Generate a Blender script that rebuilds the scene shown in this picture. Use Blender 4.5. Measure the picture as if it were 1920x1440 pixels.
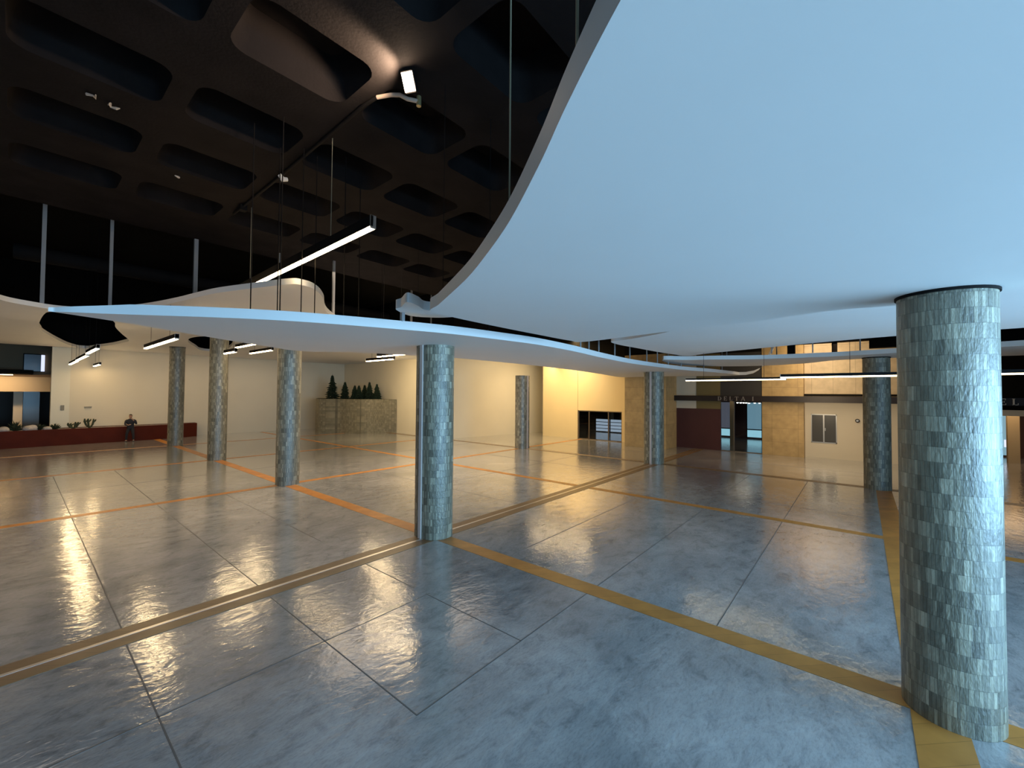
import bpy, bmesh, math, random
from mathutils import Vector, Matrix
from mathutils.geometry import tessellate_polygon
random.seed(7)
for o in list(bpy.data.objects): bpy.data.objects.remove(o)
S = bpy.context.scene
COL = S.collection
PI = math.pi

# ------------------------------------------------------------------ camera
F_PX, PITCH, ROLL, YAW = 781.8, 0.0232, -0.0073, -0.8735
CAM = Vector((-6.3828, -7.7152, 3.3))
def _ray(X, Z):
    c, s = math.cos(-ROLL), math.sin(-ROLL); X, Z = X*c - Z*s, X*s + Z*c
    c, s = math.cos(PITCH), math.sin(PITCH); fy = c - Z*s; z = s + Z*c
    return Vector((X*math.sin(YAW+PI/2) + fy*math.cos(YAW+PI/2), X*math.sin(YAW) + fy*math.cos(YAW), z))
fw = _ray(0, 0).normalized(); rt = (_ray(1, 0) - _ray(0, 0)).normalized(); up = rt.cross(fw).normalized()
cd = bpy.data.cameras.new('camera'); cam = bpy.data.objects.new('camera', cd); COL.objects.link(cam)
cd.sensor_width = 36; cd.lens = F_PX/1920*36; cd.clip_start = 0.05; cd.clip_end = 300
M = Matrix((rt, up, -fw)).transposed().to_4x4(); M.translation = CAM; cam.matrix_world = M
S.camera = cam

# ------------------------------------------------------------------ world, exposure, daylight
S.view_settings.view_transform = 'Standard'; S.view_settings.look = 'None'
S.view_settings.exposure = 0.0; S.view_settings.gamma = 1.0; S.view_settings.use_curve_mapping = False
w = bpy.data.worlds.new('world'); S.world = w; w.use_nodes = True
w.node_tree.nodes['Background'].inputs[0].default_value = (0.25, 0.42, 0.75, 1)
w.node_tree.nodes['Background'].inputs[1].default_value = 0.06

def area(name, loc, direction, sx, sy, power, color, spread=PI):
    l = bpy.data.lights.new(name, 'AREA'); l.shape = 'RECTANGLE'; l.size = sx; l.size_y = sy
    l.energy = power; l.color = color; l.spread = spread
    o = bpy.data.objects.new(name, l); COL.objects.link(o)
    o.location = loc; o.rotation_euler = Vector(direction).to_track_quat('-Z', 'Y').to_euler()
    o['kind'] = 'structure'
    return o
# daylight through the glazed front of the hall (behind and to the right of the camera)
area('daylight_front', (-2.5, -16.5, 2.3), (-0.05, 1, 0.12), 17, 3.8, 1950, (0.35, 0.67, 1.0), math.radians(135))
area('daylight_side', (-15.5, -11, 2.2), (1, 0.35, 0.05), 9, 3.6, 230, (0.36, 0.68, 1.0))
# unseen warm lamps implied by the bright far walls, plus added fills
area('cove_light_door', (18.4, 8.6, 5.7), (0.75, 0.0, -1), 0.6, 6.0, 330, (1, 0.72, 0.36))
area('cove_light_corner', (10.8, 19, 5.6), (0.9, 0.1, -1), 0.5, 7.0, 330, (1, 0.76, 0.42))
area('cove_light_alcove', (17.8, 10.6, 5.6), (0, 0.9, -1), 5, .5, 170, (1, 0.76, 0.42))
area('shop_fill', (24.5, -1.5, 3.2), (0, 0, -1), 2, 1.5, 14, (1, .75, .5))  # added fill inside the lettered shop, no fitting of its own
area('shop_fill', (25, -13.2, 3.2), (0, 0, -1), 3, 2, 60, (1, .7, .42))  # added fill to brighten the second shop interior, no fitting there
area('cove_light_back', (3.0, 27.2, 5.9), (0, 0.1, -1), 12.0, 0.5, 130, (1, 0.76, 0.50))
area('cove_light_shops', (17.2, -6.0, 4.6), (0.8, 0, -0.9), 0.5, 7.0, 230, (1, 0.78, 0.50))
area('cove_light_upper', (18.2, -7.0, 6.6), (0.8, 0, -.6), 0.5, 6.0, 22, (1, 0.72, 0.46))
area('hall_fill_middle', (6, 8.5, 8.4), (0, 0, -1), 8, 5, 600, (1, 0.80, 0.60), math.radians(130))  # added overhead fill warming the far columns and floor, not a lamp
area('hall_fill_left', (-7, 6.5, 8.4), (0, 0, -1), 4, 6, 180, (1, 0.78, 0.58), math.radians(130))  # added overhead fill for the left bay, without a fitting

# ------------------------------------------------------------------ materials
def mat(name, color, rough=0.6, metal=0.0, noise=0.0, nscale=4.0, bump=0.0, bscale=40.0, emit=None, estr=0.0, spec=0.5):
    m = bpy.data.materials.new(name); m.use_nodes = True; nt = m.node_tree; b = nt.nodes['Principled BSDF']
    b.inputs['Base Color'].default_value = (*color, 1); b.inputs['Roughness'].default_value = rough
    b.inputs['Metallic'].default_value = metal; b.inputs['Specular IOR Level'].default_value = spec
    tc = nt.nodes.new('ShaderNodeTexCoord')
    if noise:
        n = nt.nodes.new('ShaderNodeTexNoise'); n.inputs['Scale'].default_value = nscale; n.inputs['Detail'].default_value = 5
        nt.links.new(tc.outputs['Object'], n.inputs['Vector'])
        r = nt.nodes.new('ShaderNodeValToRGB'); nt.links.new(n.outputs['Fac'], r.inputs['Fac'])
        r.color_ramp.elements[0].position = .3; r.color_ramp.elements[1].position = .7
        r.color_ramp.elements[0].color = (*[c*(1-noise) for c in color], 1)
        r.color_ramp.elements[1].color = (*[min(1, c*(1+noise)) for c in color], 1)
        nt.links.new(r.outputs['Color'], b.inputs['Base Color'])
    if bump:
        n = nt.nodes.new('ShaderNodeTexNoise'); n.inputs['Scale'].default_value = bscale; n.inputs['Detail'].default_value = 4
        nt.links.new(tc.outputs['Object'], n.inputs['Vector'])
        bp = nt.nodes.new('ShaderNodeBump'); bp.inputs['Strength'].default_value = bump; bp.inputs['Distance'].default_value = .02
        nt.links.new(n.outputs['Fac'], bp.inputs['Height']); nt.links.new(bp.outputs['Normal'], b.inputs['Normal'])
    if emit:
        b.inputs['Emission Color'].default_value = (*emit, 1); b.inputs['Emission Strength'].default_value = estr
    return m

def math_node(nt, op, a, b=None, c=None):
    n = nt.nodes.new('ShaderNodeMath'); n.operation = op
    for i, v in enumerate((a, b, c)):
        if v is None: continue
        if isinstance(v, (int, float)): n.inputs[i].default_value = v
        else: nt.links.new(v, n.inputs[i])
    return n.outputs[0]

def floor_material():
    m = bpy.data.materials.new('polished_concrete'); m.use_nodes = True; nt = m.node_tree; L = nt.links.new
    b = nt.nodes['Principled BSDF']
    g = nt.nodes.new('ShaderNodeTexCoord'); P = g.outputs['Object']
    def noise(scale, detail, rough=.6, stretch=None, dist=0):
        n = nt.nodes.new('ShaderNodeTexNoise'); n.inputs['Scale'].default_value = scale; n.inputs['Detail'].default_value = detail
        n.inputs['Roughness'].default_value = rough; n.inputs['Distortion'].default_value = dist
        if stretch:
            mp = nt.nodes.new('ShaderNodeMapping'); mp.inputs['Scale'].default_value = stretch
            mp.inputs['Rotation'].default_value = (0, 0, math.radians(35)); L(P, mp.inputs['Vector']); L(mp.outputs[0], n.inputs['Vector'])
        else: L(P, n.inputs['Vector'])
        return n.outputs['Fac']
    def ramp(f, stops):
        r = nt.nodes.new('ShaderNodeValToRGB'); L(f, r.inputs['Fac']); e = r.color_ramp.elements
        while len(e) < len(stops): e.new(.5)
        for k, (p, c) in enumerate(stops): e[k].position = p; e[k].color = (*c, 1)
        return r.outputs['Color']
    def mix(kind, fac, a, c):
        x = nt.nodes.new('ShaderNodeMixRGB'); x.blend_type = kind
        if isinstance(fac, (int, float)): x.inputs[0].default_value = fac
        else: L(fac, x.inputs[0])
        L(a, x.inputs[1]); L(c, x.inputs[2]); return x.outputs[0]
    big = ramp(noise(.55, 4, .6, None, .8), [(.3, (.28, .285, .29)), (.5, (.40, .397, .392)), (.7, (.50, .49, .48))])
    mid = ramp(noise(2.6, 8, .7, (1, 1.8, 1), .6), [(.3, (.42, .43, .46)), (.48, (.92, .92, .92)), (.7, (1.15, 1.14, 1.13))])
    base = mix('MULTIPLY', .8, big, mid)
    fine = ramp(noise(14, 8, .75, (1, 3, 1), .3), [(.36, (.58, .59, .61)), (.52, (1, 1, 1))])
    base = mix('MULTIPLY', .55, base, fine)
    L(base, b.inputs['Base Color'])
    rr = math_node(nt, 'MULTIPLY_ADD', noise(1.7, 5, .6), .12, .10)
    L(rr, b.inputs['Roughness'])
    b.inputs['Specular IOR Level'].default_value = .75
    b.inputs['IOR'].default_value = 1.52
    b.inputs['Coat Weight'].default_value = .8; b.inputs['Coat IOR'].default_value = 1.6; b.inputs['Coat Roughness'].default_value = .10
    h1 = noise(2.6, 3, .5, (1, 1.6, 1), .5); h2 = noise(10, 4, .55, (1, 1.5, 1), .4)
    h = math_node(nt, 'MULTIPLY_ADD', h2, .42, h1)
    bp = nt.nodes.new('ShaderNodeBump'); bp.inputs['Strength'].default_value = .30; bp.inputs['Distance'].default_value = .022
    L(h, bp.inputs['Height']); L(bp.outputs['Normal'], b.inputs['Normal']); L(bp.outputs['Normal'], b.inputs['Coat Normal'])
    return m

def stone_material():
    """split-faced slate strips laid in courses round the shaft"""
    m = bpy.data.materials.new('split_face_slate'); m.use_nodes = True; nt = m.node_tree; L = nt.links.new
    b = nt.nodes['Principled BSDF']
    g = nt.nodes.new('ShaderNodeTexCoord'); sx = nt.nodes.new('ShaderNodeSeparateXYZ'); L(g.outputs['Object'], sx.inputs[0])
    ang = math_node(nt, 'ARCTAN2', sx.outputs['Y'], sx.outputs['X'])
    arc = math_node(nt, 'MULTIPLY', ang, .385)
    cz = nt.nodes.new('ShaderNodeCombineXYZ'); L(arc, cz.inputs['X']); L(sx.outputs['Z'], cz.inputs['Y'])
    row = math_node(nt, 'FLOOR', math_node(nt, 'DIVIDE', sx.outputs['Z'], .155))
    rnd = nt.nodes.new('ShaderNodeTexWhiteNoise'); rnd.noise_dimensions = '1D'; L(row, rnd.inputs['W'])
    rowoff = math_node(nt, 'MULTIPLY', rnd.outputs['Value'], 53.0)
    def cells(per_m):
        v = nt.nodes.new('ShaderNodeTexVoronoi'); v.voronoi_dimensions = '1D'; v.inputs['Scale'].default_value = 1
        w = math_node(nt, 'ADD', math_node(nt, 'MULTIPLY', arc, per_m), rowoff); L(w, v.inputs['W'])
        e = nt.nodes.new('ShaderNodeTexVoronoi'); e.voronoi_dimensions = '1D'; e.feature = 'DISTANCE_TO_EDGE'; e.inputs['Scale'].default_value = 1; L(w, e.inputs['W'])
        bw = nt.nodes.new('ShaderNodeSeparateColor'); L(v.outputs['Color'], bw.inputs[0])
        return bw.outputs[0], e.outputs['Distance']
    v1, e1 = cells(30.0); v2, e2 = cells(10.0)
    val = math_node(nt, 'ADD', math_node(nt, 'MULTIPLY', v1, .5), math_node(nt, 'MULTIPLY', v2, .5))
    fr = math_node(nt, 'FRACT', math_node(nt, 'DIVIDE', sx.outputs['Z'], .155))
    seam = math_node(nt, 'GREATER_THAN', fr, .035)
    slit = math_node(nt, 'GREATER_THAN', e1, .05)
    n = nt.nodes.new('ShaderNodeTexNoise'); n.inputs['Scale'].default_value = 2.5; n.inputs['Detail'].default_value = 8; n.inputs['Roughness'].default_value = .65
    mp = nt.nodes.new('ShaderNodeMapping'); mp.inputs['Scale'].default_value = (9, 2.2, 1); L(cz.outputs[0], mp.inputs[0]); L(mp.outputs[0], n.inputs['Vector'])
    mixv = math_node(nt, 'ADD', math_node(nt, 'MULTIPLY', val, .55), math_node(nt, 'MULTIPLY', n.outputs['Fac'], .45))
    r = nt.nodes.new('ShaderNodeValToRGB'); L(mixv, r.inputs['Fac']); el = r.color_ramp.elements; el.new(.5)
    for k, (ps, c) in enumerate(((.22, (.105, .098, .070)), (.5, (.235, .22, .16)), (.80, (.54, .50, .37)))): el[k].position = ps; el[k].color = (*c, 1)
    dk = math_node(nt, 'MULTIPLY_ADD', math_node(nt, 'MULTIPLY', seam, slit), .38, .62)
    y = nt.nodes.new('ShaderNodeMixRGB'); y.blend_type = 'MULTIPLY'; y.inputs[0].default_value = 1
    L(r.outputs[0], y.inputs[1]); L(dk, y.inputs[2]); L(y.outputs[0], b.inputs['Base Color'])
    b.inputs['Roughness'].default_value = .36; b.inputs['Specular IOR Level'].default_value = .8
    n2 = nt.nodes.new('ShaderNodeTexNoise'); n2.inputs['Scale'].default_value = 26; n2.inputs['Detail'].default_value = 6
    mp2 = nt.nodes.new('ShaderNodeMapping'); mp2.inputs['Scale'].default_value = (1.6, .5, 1); L(cz.outputs[0], mp2.inputs[0]); L(mp2.outputs[0], n2.inputs['Vector'])
    h0 = math_node(nt, 'ADD', val, math_node(nt, 'MULTIPLY', n2.outputs['Fac'], .55))
    h = math_node(nt, 'MULTIPLY', h0, math_node(nt, 'MULTIPLY_ADD', math_node(nt, 'MULTIPLY', seam, slit), .5, .5))
    bp = nt.nodes.new('ShaderNodeBump'); bp.inputs['Strength'].default_value = .85; bp.inputs['Distance'].default_value = .022
    L(h, bp.inputs['Height']); L(bp.outputs['Normal'], b.inputs['Normal'])
    return m

def panel_material(name, c, w, h, groove, rough=.5, noise=.08):
    m = mat(name, c, rough); nt = m.node_tree; L = nt.links.new; b = nt.nodes['Principled BSDF']
    g = nt.nodes.new('ShaderNodeTexCoord'); s = nt.nodes.new('ShaderNodeSeparateXYZ'); L(g.outputs['Object'], s.inputs[0])
    add = math_node(nt, 'ADD', s.outputs['X'], s.outputs['Y'])
    cz = nt.nodes.new('ShaderNodeCombineXYZ'); L(add, cz.inputs['X']); L(s.outputs['Z'], cz.inputs['Y'])
    t = nt.nodes.new('ShaderNodeTexBrick'); L(cz.outputs[0], t.inputs['Vector']); t.offset = 0
    t.inputs['Scale'].default_value = 1; t.inputs['Brick Width'].default_value = w; t.inputs['Row Height'].default_value = h
    t.inputs['Color1'].default_value = (*[v*(1-noise) for v in c], 1); t.inputs['Color2'].default_value = (*[v*(1+noise) for v in c], 1)
    t.inputs['Mortar'].default_value = (*[v*.6 for v in c], 1); t.inputs['Mortar Size'].default_value = groove
    n = nt.nodes.new('ShaderNodeTexNoise'); n.inputs['Scale'].default_value = 3; n.inputs['Detail'].default_value = 8
    L(g.outputs['Object'], n.inputs['Vector'])
    r = nt.nodes.new('ShaderNodeValToRGB'); L(n.outputs['Fac'], r.inputs[0])
    r.color_ramp.elements[0].position = .3; r.color_ramp.elements[0].color = (.78, .77, .74, 1)
    r.color_ramp.elements[1].position = .7; r.color_ramp.elements[1].color = (1.1, 1.1, 1.1, 1)
    x = nt.nodes.new('ShaderNodeMixRGB'); x.blend_type = 'MULTIPLY'; x.inputs[0].default_value = .8
    L(t.outputs[0], x.inputs[1]); L(r.outputs[0], x.inputs[2]); L(x.outputs[0], b.inputs['Base Color'])
    return m

M_FLOOR = floor_material(); M_STONE = stone_material()
M_BAND = panel_material('orange_floor_tile', (.58, .25, .055), .33, .33, .004, .34, .10)
M_BANDB = panel_material('brown_floor_tile', (.24, .145, .07), .33, .33, .004, .34, .10)
M_JOINT = mat('saw_cut_joint', (.13, .125, .12), .6)
M_METAL = mat('brushed_aluminium', (.72, .68, .64), .3, .9)
M_WHITE = mat('white_canopy_plaster', (.80, .79, .77), .62, noise=.015, nscale=.8)
M_CREAM = mat('cream_wall_paint', (.74, .66, .50), .6, noise=.02, nscale=.7, bump=.05, bscale=30)
M_YELLOW = mat('warm_cream_panel', (.80, .64, .36), .5, noise=.02, nscale=.7)
M_TRAV = panel_material('tan_stone_cladding', (.50, .34, .15), 1.2, .75, .006, .5)
M_PALE = mat('pale_wall_panel', (.70, .62, .48), .55, noise=.02, nscale=.6)
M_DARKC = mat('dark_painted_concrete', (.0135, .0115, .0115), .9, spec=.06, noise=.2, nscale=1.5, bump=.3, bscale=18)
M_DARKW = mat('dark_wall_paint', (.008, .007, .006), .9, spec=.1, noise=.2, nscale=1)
M_GREYW = mat('charcoal_panel', (.045, .04, .035), .6)
M_BEAM = mat('black_brown_beam', (.016, .009, .008), .45)
M_MAROON = mat('maroon_panel', (.075, .022, .022), .4, noise=.1, nscale=.8)
M_RED = mat('red_brown_planter', (.085, .011, .003), .7, spec=.2, noise=.12, nscale=1.5)
M_LETTER = mat('brass_grey_lettering', (.30, .27, .25), .4, .3)
M_LETTERB = mat('pale_brass_lettering', (.62, .55, .46), .35, .3)
M_HOUSE = mat('grey_light_housing', (.55, .50, .45), .4, .5)
M_DARKM = mat('black_conduit_paint', (.009, .008, .008), .8, spec=.12)
M_ROD = mat('grey_hanger_steel', (.30, .30, .30), .6)
M_WIRE = mat('steel_wire', (.30, .26, .17), .6)
M_FRAME = mat('bronze_aluminium_frame', (.22, .17, .12), .4, .6)
M_SFRAME = mat('silver_aluminium_frame', (.5, .49, .46), .35, .7)
M_GLASSD = mat('dark_reflective_glass', (.03, .034, .036), .06, 0, spec=.8)
M_WPANE = mat('grey_window_blind', (.085, .08, .07), .25)
M_GREEN = mat('dark_conifer_green', (.012, .028, .012), .8, noise=.5, nscale=9)
M_LEAF = mat('olive_leaf', (.035, .045, .02), .7, noise=.4, nscale=12)
M_TRUNK = mat('brown_bark', (.06, .035, .02), .9)
M_SOIL = mat('dark_soil', (.06, .045, .03), .95, noise=.4, nscale=8)
M_GRAVEL = mat('pale_gravel', (.42, .38, .34), .9, noise=.4, nscale=12, bump=.8, bscale=25)
M_ROCK = mat('pale_rock', (.45, .41, .38), .9, noise=.25, nscale=5)
M_EM = mat('warm_led_diffuser', (1, .9, .7), .5, emit=(1.0, .72, .38), estr=36)
M_EMM = mat('medium_led_diffuser', (1, .9, .7), .5, emit=(1.0, .72, .38), estr=15)
M_EMS = mat('slim_led_diffuser', (1, .9, .7), .5, emit=(1.0, .78, .42), estr=9)
M_FLOOD = mat('floodlight_lens', (1, .9, .8), .5, emit=(1.0, .74, .50), estr=150)
M_SPOT = mat('spotlight_lens', (1, .95, .9), .5, emit=(1, .93, .8), estr=12)
M_DAYB = mat('daylight_window_bright', (.5, .8, .9), .5, emit=(.42, .80, .92), estr=1.0)
M_DAYD = mat('daylight_window_dim', (.3, .5, .6), .5, emit=(.20, .36, .45), estr=.9)
M_DAYG = mat('daylight_window_grey', (.3, .35, .45), .5, emit=(.20, .21, .27), estr=.45)
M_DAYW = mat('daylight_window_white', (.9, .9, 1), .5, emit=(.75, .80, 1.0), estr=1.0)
M_STRIP = mat('pinkish_joint_cover', (.56, .48, .44), .45)
M_GREYP = mat('grey_plastic', (.26, .24, .19), .6)
M_SKIN = mat('skin', (.42, .24, .16), .6)
M_NAVY = mat('dark_navy_jacket', (.022, .022, .030), .8, noise=.2, nscale=9)
M_PANTS = mat('black_trousers', (.014, .013, .018), .85)
M_HAIR = mat('black_hair', (.012, .009, .007), .7)
M_SHOE = mat('grey_shoes', (.10, .09, .085), .6)
def glass():
    m = bpy.data.materials.new('clear_glass'); m.use_nodes = True; nt = m.node_tree; nt.nodes.remove(nt.nodes['Principled BSDF'])
    t = nt.nodes.new('ShaderNodeBsdfTransparent'); t.inputs[0].default_value = (.78, .82, .84, 1)
    g = nt.nodes.new('ShaderNodeBsdfGlossy'); g.inputs['Roughness'].default_value = .02
    f = nt.nodes.new('ShaderNodeFresnel'); f.inputs[0].default_value = 1.5
    x = nt.nodes.new('ShaderNodeMixShader'); nt.links.new(f.outputs[0], x.inputs[0]); nt.links.new(t.outputs[0], x.inputs[1]); nt.links.new(g.outputs[0], x.inputs[2])
    nt.links.new(x.outputs[0], nt.nodes['Material Output'].inputs[0]); return m
M_GLASS = glass()

# ------------------------------------------------------------------ mesh helpers
class MB:
    def __init__(s): s.v = []; s.f = []
    def add(s, vs, fs):
        n = len(s.v); s.v += [tuple(v) for v in vs]; s.f += [tuple(i+n for i in f) for f in fs]; return s
    def box(s, x0, x1, y0, y1, z0, z1):
        return s.add([(x, y, z) for z in (z0, z1) for y in (y0, y1) for x in (x0, x1)],
                     [(0, 2, 3, 1), (4, 5, 7, 6), (0, 1, 5, 4), (2, 6, 7, 3), (0, 4, 6, 2), (1, 3, 7, 5)])
    def tube(s, pts, r, n=8, cap=True):
        pts = [Vector(p) for p in pts]; rs = r if isinstance(r, (list, tuple)) else [r]*len(pts); base = len(s.v)
        for i, p in enumerate(pts):
            d = (pts[min(i+1, len(pts)-1)] - pts[max(i-1, 0)]).normalized()
            a = d.orthogonal().normalized() if i == 0 else (a - d*a.dot(d)).normalized()
            b = d.cross(a)
            for k in range(n):
                t = 2*PI*k/n; s.v.append(tuple(p + (a*math.cos(t) + b*math.sin(t))*rs[i]))
        for i in range(len(pts)-1):
            for k in range(n):
                q = base+i*n; s.f.append((q+k, q+(k+1) % n, q+n+(k+1) % n, q+n+k))
        if cap:
            s.f.append(tuple(base+k for k in reversed(range(n)))); e = base+(len(pts)-1)*n; s.f.append(tuple(e+k for k in range(n)))
        return s
    def prism(s, outline, z0, z1, holes=()):
        loops = [list(outline)] + [list(h) for h in holes]
        flat = [p for l in loops for p in l]
        tris = tessellate_polygon([[Vector((x, y, 0)) for x, y in l] for l in loops])
        n = len(flat); b = len(s.v)
        s.v += [(x, y, z0) for x, y in flat] + [(x, y, z1) for x, y in flat]
        for t in tris:
            a, c, d = [Vector(flat[i]) for i in t]
            cr = (c-a).x*(d-a).y - (c-a).y*(d-a).x
            if cr < 0: t = t[::-1]
            s.f.append(tuple(b+n+i for i in t)); s.f.append(tuple(b+i for i in reversed(t)))
        k = 0
        for li, l in enumerate(loops):
            m = len(l); ar = sum(l[i][0]*l[(i+1) % m][1]-l[(i+1) % m][0]*l[i][1] for i in range(m))
            flip = (ar < 0) != (li > 0)
            for i in range(m):
                q = (b+k+i, b+k+(i+1) % m, b+n+k+(i+1) % m, b+n+k+i); s.f.append(q[::-1] if flip else q)
            k += m
        return s
    def build(s, name, m, parent=None, smooth=False, loc=None):
        me = bpy.data.meshes.new(name); me.from_pydata(s.v, [], s.f); me.materials.append(m); me.update()
        if smooth:
            for p in me.polygons: p.use_smooth = True
            try: me.set_sharp_from_angle(angle=math.radians(40))
            except Exception: pass
        o = bpy.data.objects.new(name, me); COL.objects.link(o)
        if parent: o.parent = parent
        if loc: o.location = loc
        return o

def tag(o, label, cat, group=None, kind=None):
    o['label'] = label; o['category'] = cat
    if group: o['group'] = group
    if kind: o['kind'] = kind
    return o
def struct(o): o['kind'] = 'structure'; return o
def empty(name, loc, rz=0):
    o = bpy.data.objects.new(name, None); COL.objects.link(o); o.location = loc; o.rotation_euler = (0, 0, rz); o.empty_display_size = .2; return o
def box(name, m, x0, x1, y0, y1, z0, z1, parent=None): return MB().box(x0, x1, y0, y1, z0, z1).build(name, m, parent)
def spline(pts, n=8, closed=True):
    out = []; N = len(pts)
    for i in range(N if closed else N-1):
        g = lambda k: Vector(pts[k % N]) if closed else Vector(pts[min(max(k, 0), N-1)])
        p0, p1, p2, p3 = g(i-1), g(i), g(i+1), g(i+2)
        for k in range(n):
            t = k/n
            q = .5*((2*p1) + (p2-p0)*t + (2*p0-5*p1+4*p2-p3)*t*t + (3*p1-p0-3*p2+p3)*t**3)
            out.append((q.x, q.y))
    return out

S1, S2X = 8.1357, 13.5416          # column grid: bays along y and x

# ------------------------------------------------------------------ setting
struct(box('floor', M_FLOOR, -20, 34, -18, 46, -.2, 0))
ZC = 8.88
# floor tile bands and joints
tn = [0]
def trim(mt, x0, x1, y0, y1, z1=.004, z0=-.002):
    tn[0] += 1; return struct(box('trim_%d' % tn[0], mt, x0, x1, y0, y1, z0, z1))
FX0, FX1, FY0, FY1 = -19, 20.5, -17, 30
trim(M_BAND, -.22, .14, FY0, -.36); trim(M_BAND, -.22, .14, .18, FY1)              # through the near columns
trim(M_BAND, 6.60, 6.88, FY0, -.36); trim(M_BAND, 6.60, 6.88, .18, FY1)
trim(M_BANDB, S2X-.2, S2X-.03, FY0, FY1); trim(M_BANDB, S2X+.03, S2X+.2, FY0, FY1)
trim(M_METAL, S2X-.03, S2X+.03, 0.2, FY1, .008)
trim(M_BANDB, FX0, 20.6, -.36, -.11, .006); trim(M_BANDB, FX0, 20.6, -.05, .18, .006); trim(M_METAL, FX0, S2X, -.11, -.05, .009)
for yc in (S1, 2*S1, 3*S1):
    for a, b in ((FX0, -.22), (.14, 6.60), (6.88, S2X-.2), (S2X+.2, 20.5 if yc < 12 else 13.9)):
        trim(M_BAND, a, b, yc-.14, yc+.14)
for a, b in ((FX0, -.22), (.14, 6.60), (6.88, S2X-.2), (S2X+.2, 21)): trim(M_BAND, a, b, -8.50, -8.08)
def joint_y(x, y0, y1): trim(M_JOINT, x-.007, x+.007, y0, y1, .0025)
def joint_x(y, x0, x1): trim(M_JOINT, x0, x1, y-.007, y+.007, .0025)
joint_y(-5.37, FY0, -.36); joint_y(-3.66, -4.2, -.36); joint_y(-1.96, -4.2, -2.2); joint_y(-1.96, -1.9, -.36)
joint_y(-5.35, .18, 16); joint_y(-3.64, .18, 16); joint_y(-1.94, 1.5, 8)
joint_x(-2.23, -12, -1.9); joint_x(-2.19, .3, 6.6); joint_x(-4.2, -3.66, 6.6); joint_x(-6.1, .14, S2X-.2)
joint_x(-4.15, 6.88, S2X-.2); joint_y(3.4, .18, 8); joint_y(10.2, .18, 8); joint_x(4.05, .14, S2X-.2); joint_x(12.2, -12, S2X-.2)
joint_y(8.6, -8, -.36); joint_y(17, -8, 8)

# walls
def wall(name, m, x0, x1, y0, y1, z0=0, z1=9.2): return struct(box(name, m, x0, x1, y0, y1, z0, z1))
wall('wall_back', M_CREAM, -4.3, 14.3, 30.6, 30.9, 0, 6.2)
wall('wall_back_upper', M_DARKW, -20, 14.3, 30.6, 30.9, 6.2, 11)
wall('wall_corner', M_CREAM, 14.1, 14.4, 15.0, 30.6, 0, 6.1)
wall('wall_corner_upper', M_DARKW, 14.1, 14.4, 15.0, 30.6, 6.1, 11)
struct(MB().prism([(14.1, 15.0), (23.4, 13.6), (23.4, 13.9), (14.4, 15.3)], 0, 6.1).build('wall_alcove', M_CREAM))
struct(MB().prism([(14.1, 15.0), (23.4, 13.6), (23.4, 13.9), (14.4, 15.3)], 6.1, 11).build('wall_alcove_upper', M_DARKW))
wall('wall_alcove_end', M_CREAM, 23.2, 23.5, 11.6, 13.7, 0, 5.8)
wall('wall_right_north', M_YELLOW, 20.65, 20.95, 8.52, 11.7, 0, 5.8)
wall('wall_right_upper', M_DARKW, 20.65, 20.95, -3.42, 11.7, 5.8, 9.2)
wr = MB().box(20.65, 20.95, 4.0, 8.50, 2.1, 5.8).box(20.65, 20.95, 4.0, 5.0, 0, 2.1)
struct(wr.build('wall_right', M_YELLOW))
wall('wall_stone_block', M_TRAV, 18.85, 20.75, 1.32, 3.95, 0, 5.8)
wall('wall_stone_upper', M_DARKW, 18.85, 20.75, 1.32, 3.95, 5.8, 9.2)
# shop side of the right wall
wall('wall_maroon', M_MAROON, 20.75, 20.95, -1.25, 1.32, 0, 2.47)
wall('wall_maroon_upper', M_PALE, 20.75, 20.95, .1, 1.32, 2.47, 5.8)
wall('wall_olive_upper', mat('olive_brown_panel', (.20, .15, .055), .6), 20.72, 20.95, -1.25, .1, 2.47, 5.8)
wall('wall_shop_upper', M_GREYW, 20.75, 20.95, -3.42, -1.25, 3.2, 5.8)
wall('wall_stone_pier', M_TRAV, 20.7, 21.4, -5.35, -3.42)
wl = MB().box(21.3, 21.5, -10.6, -5.35, 0, .8).box(21.3, 21.5, -10.6, -5.35, 2.33, 2.95).box(21.3, 21.5, -5.62, -5.35, .8, 2.33).box(21.3, 21.5, -10.6, -6.72, .8, 2.33)
struct(wl.build('wall_pale', M_PALE))
wall('wall_pale_upper', panel_material('cream_upper_panel', (.64, .50, .32), .92, 6, .008, .5, .01), 21.3, 21.5, -10.6, -5.35, 2.95, 9.2)
wall('wall_dark_upper', M_DARKW, 21.2, 21.4, -18, -10.6, 2.75, 9.2)
wall('wall_dark_pier', M_DARKW, 21.2, 21.4, -18, -17)
wall('wall_left', M_DARKW, -20.2, -20, -18, 46, 0, 11)

# glazed sliding door in the yellow wall, with the lobby behind it
d = struct(empty('door_1', (20.7, 6.75, 0)))
fr = MB()
for y in (-1.74, -.72, .82, 1.70): fr.box(-.03, .05, y-.03, y+.03, 0, 2.1)
fr.box(-.03, .05, -1.77, 1.73, 2.04, 2.1).box(-.03, .05, -1.77, 1.73, 0, .05)
fr.build('door_frame', M_FRAME, d)
for a, b in ((-1.71, -.75), (-.69, .79), (.85, 1.67)):
    g = box('door_glass', M_GLASS, .005, .015, a, b, .05, 2.04, d)
box('door_sill', M_SFRAME, -.08, .08, -1.4, .1, .005, .02, d)
wall('wall_lobby_far', M_DARKW, 27.0, 27.2, 2.5, 11.5, 0, 3); wall('wall_lobby_north', M_DARKW, 21, 27, 11.3, 11.5, 0, 3); wall('wall_lobby_south', M_DARKW, 21, 27, 2.3, 2.5, 0, 3)
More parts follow.
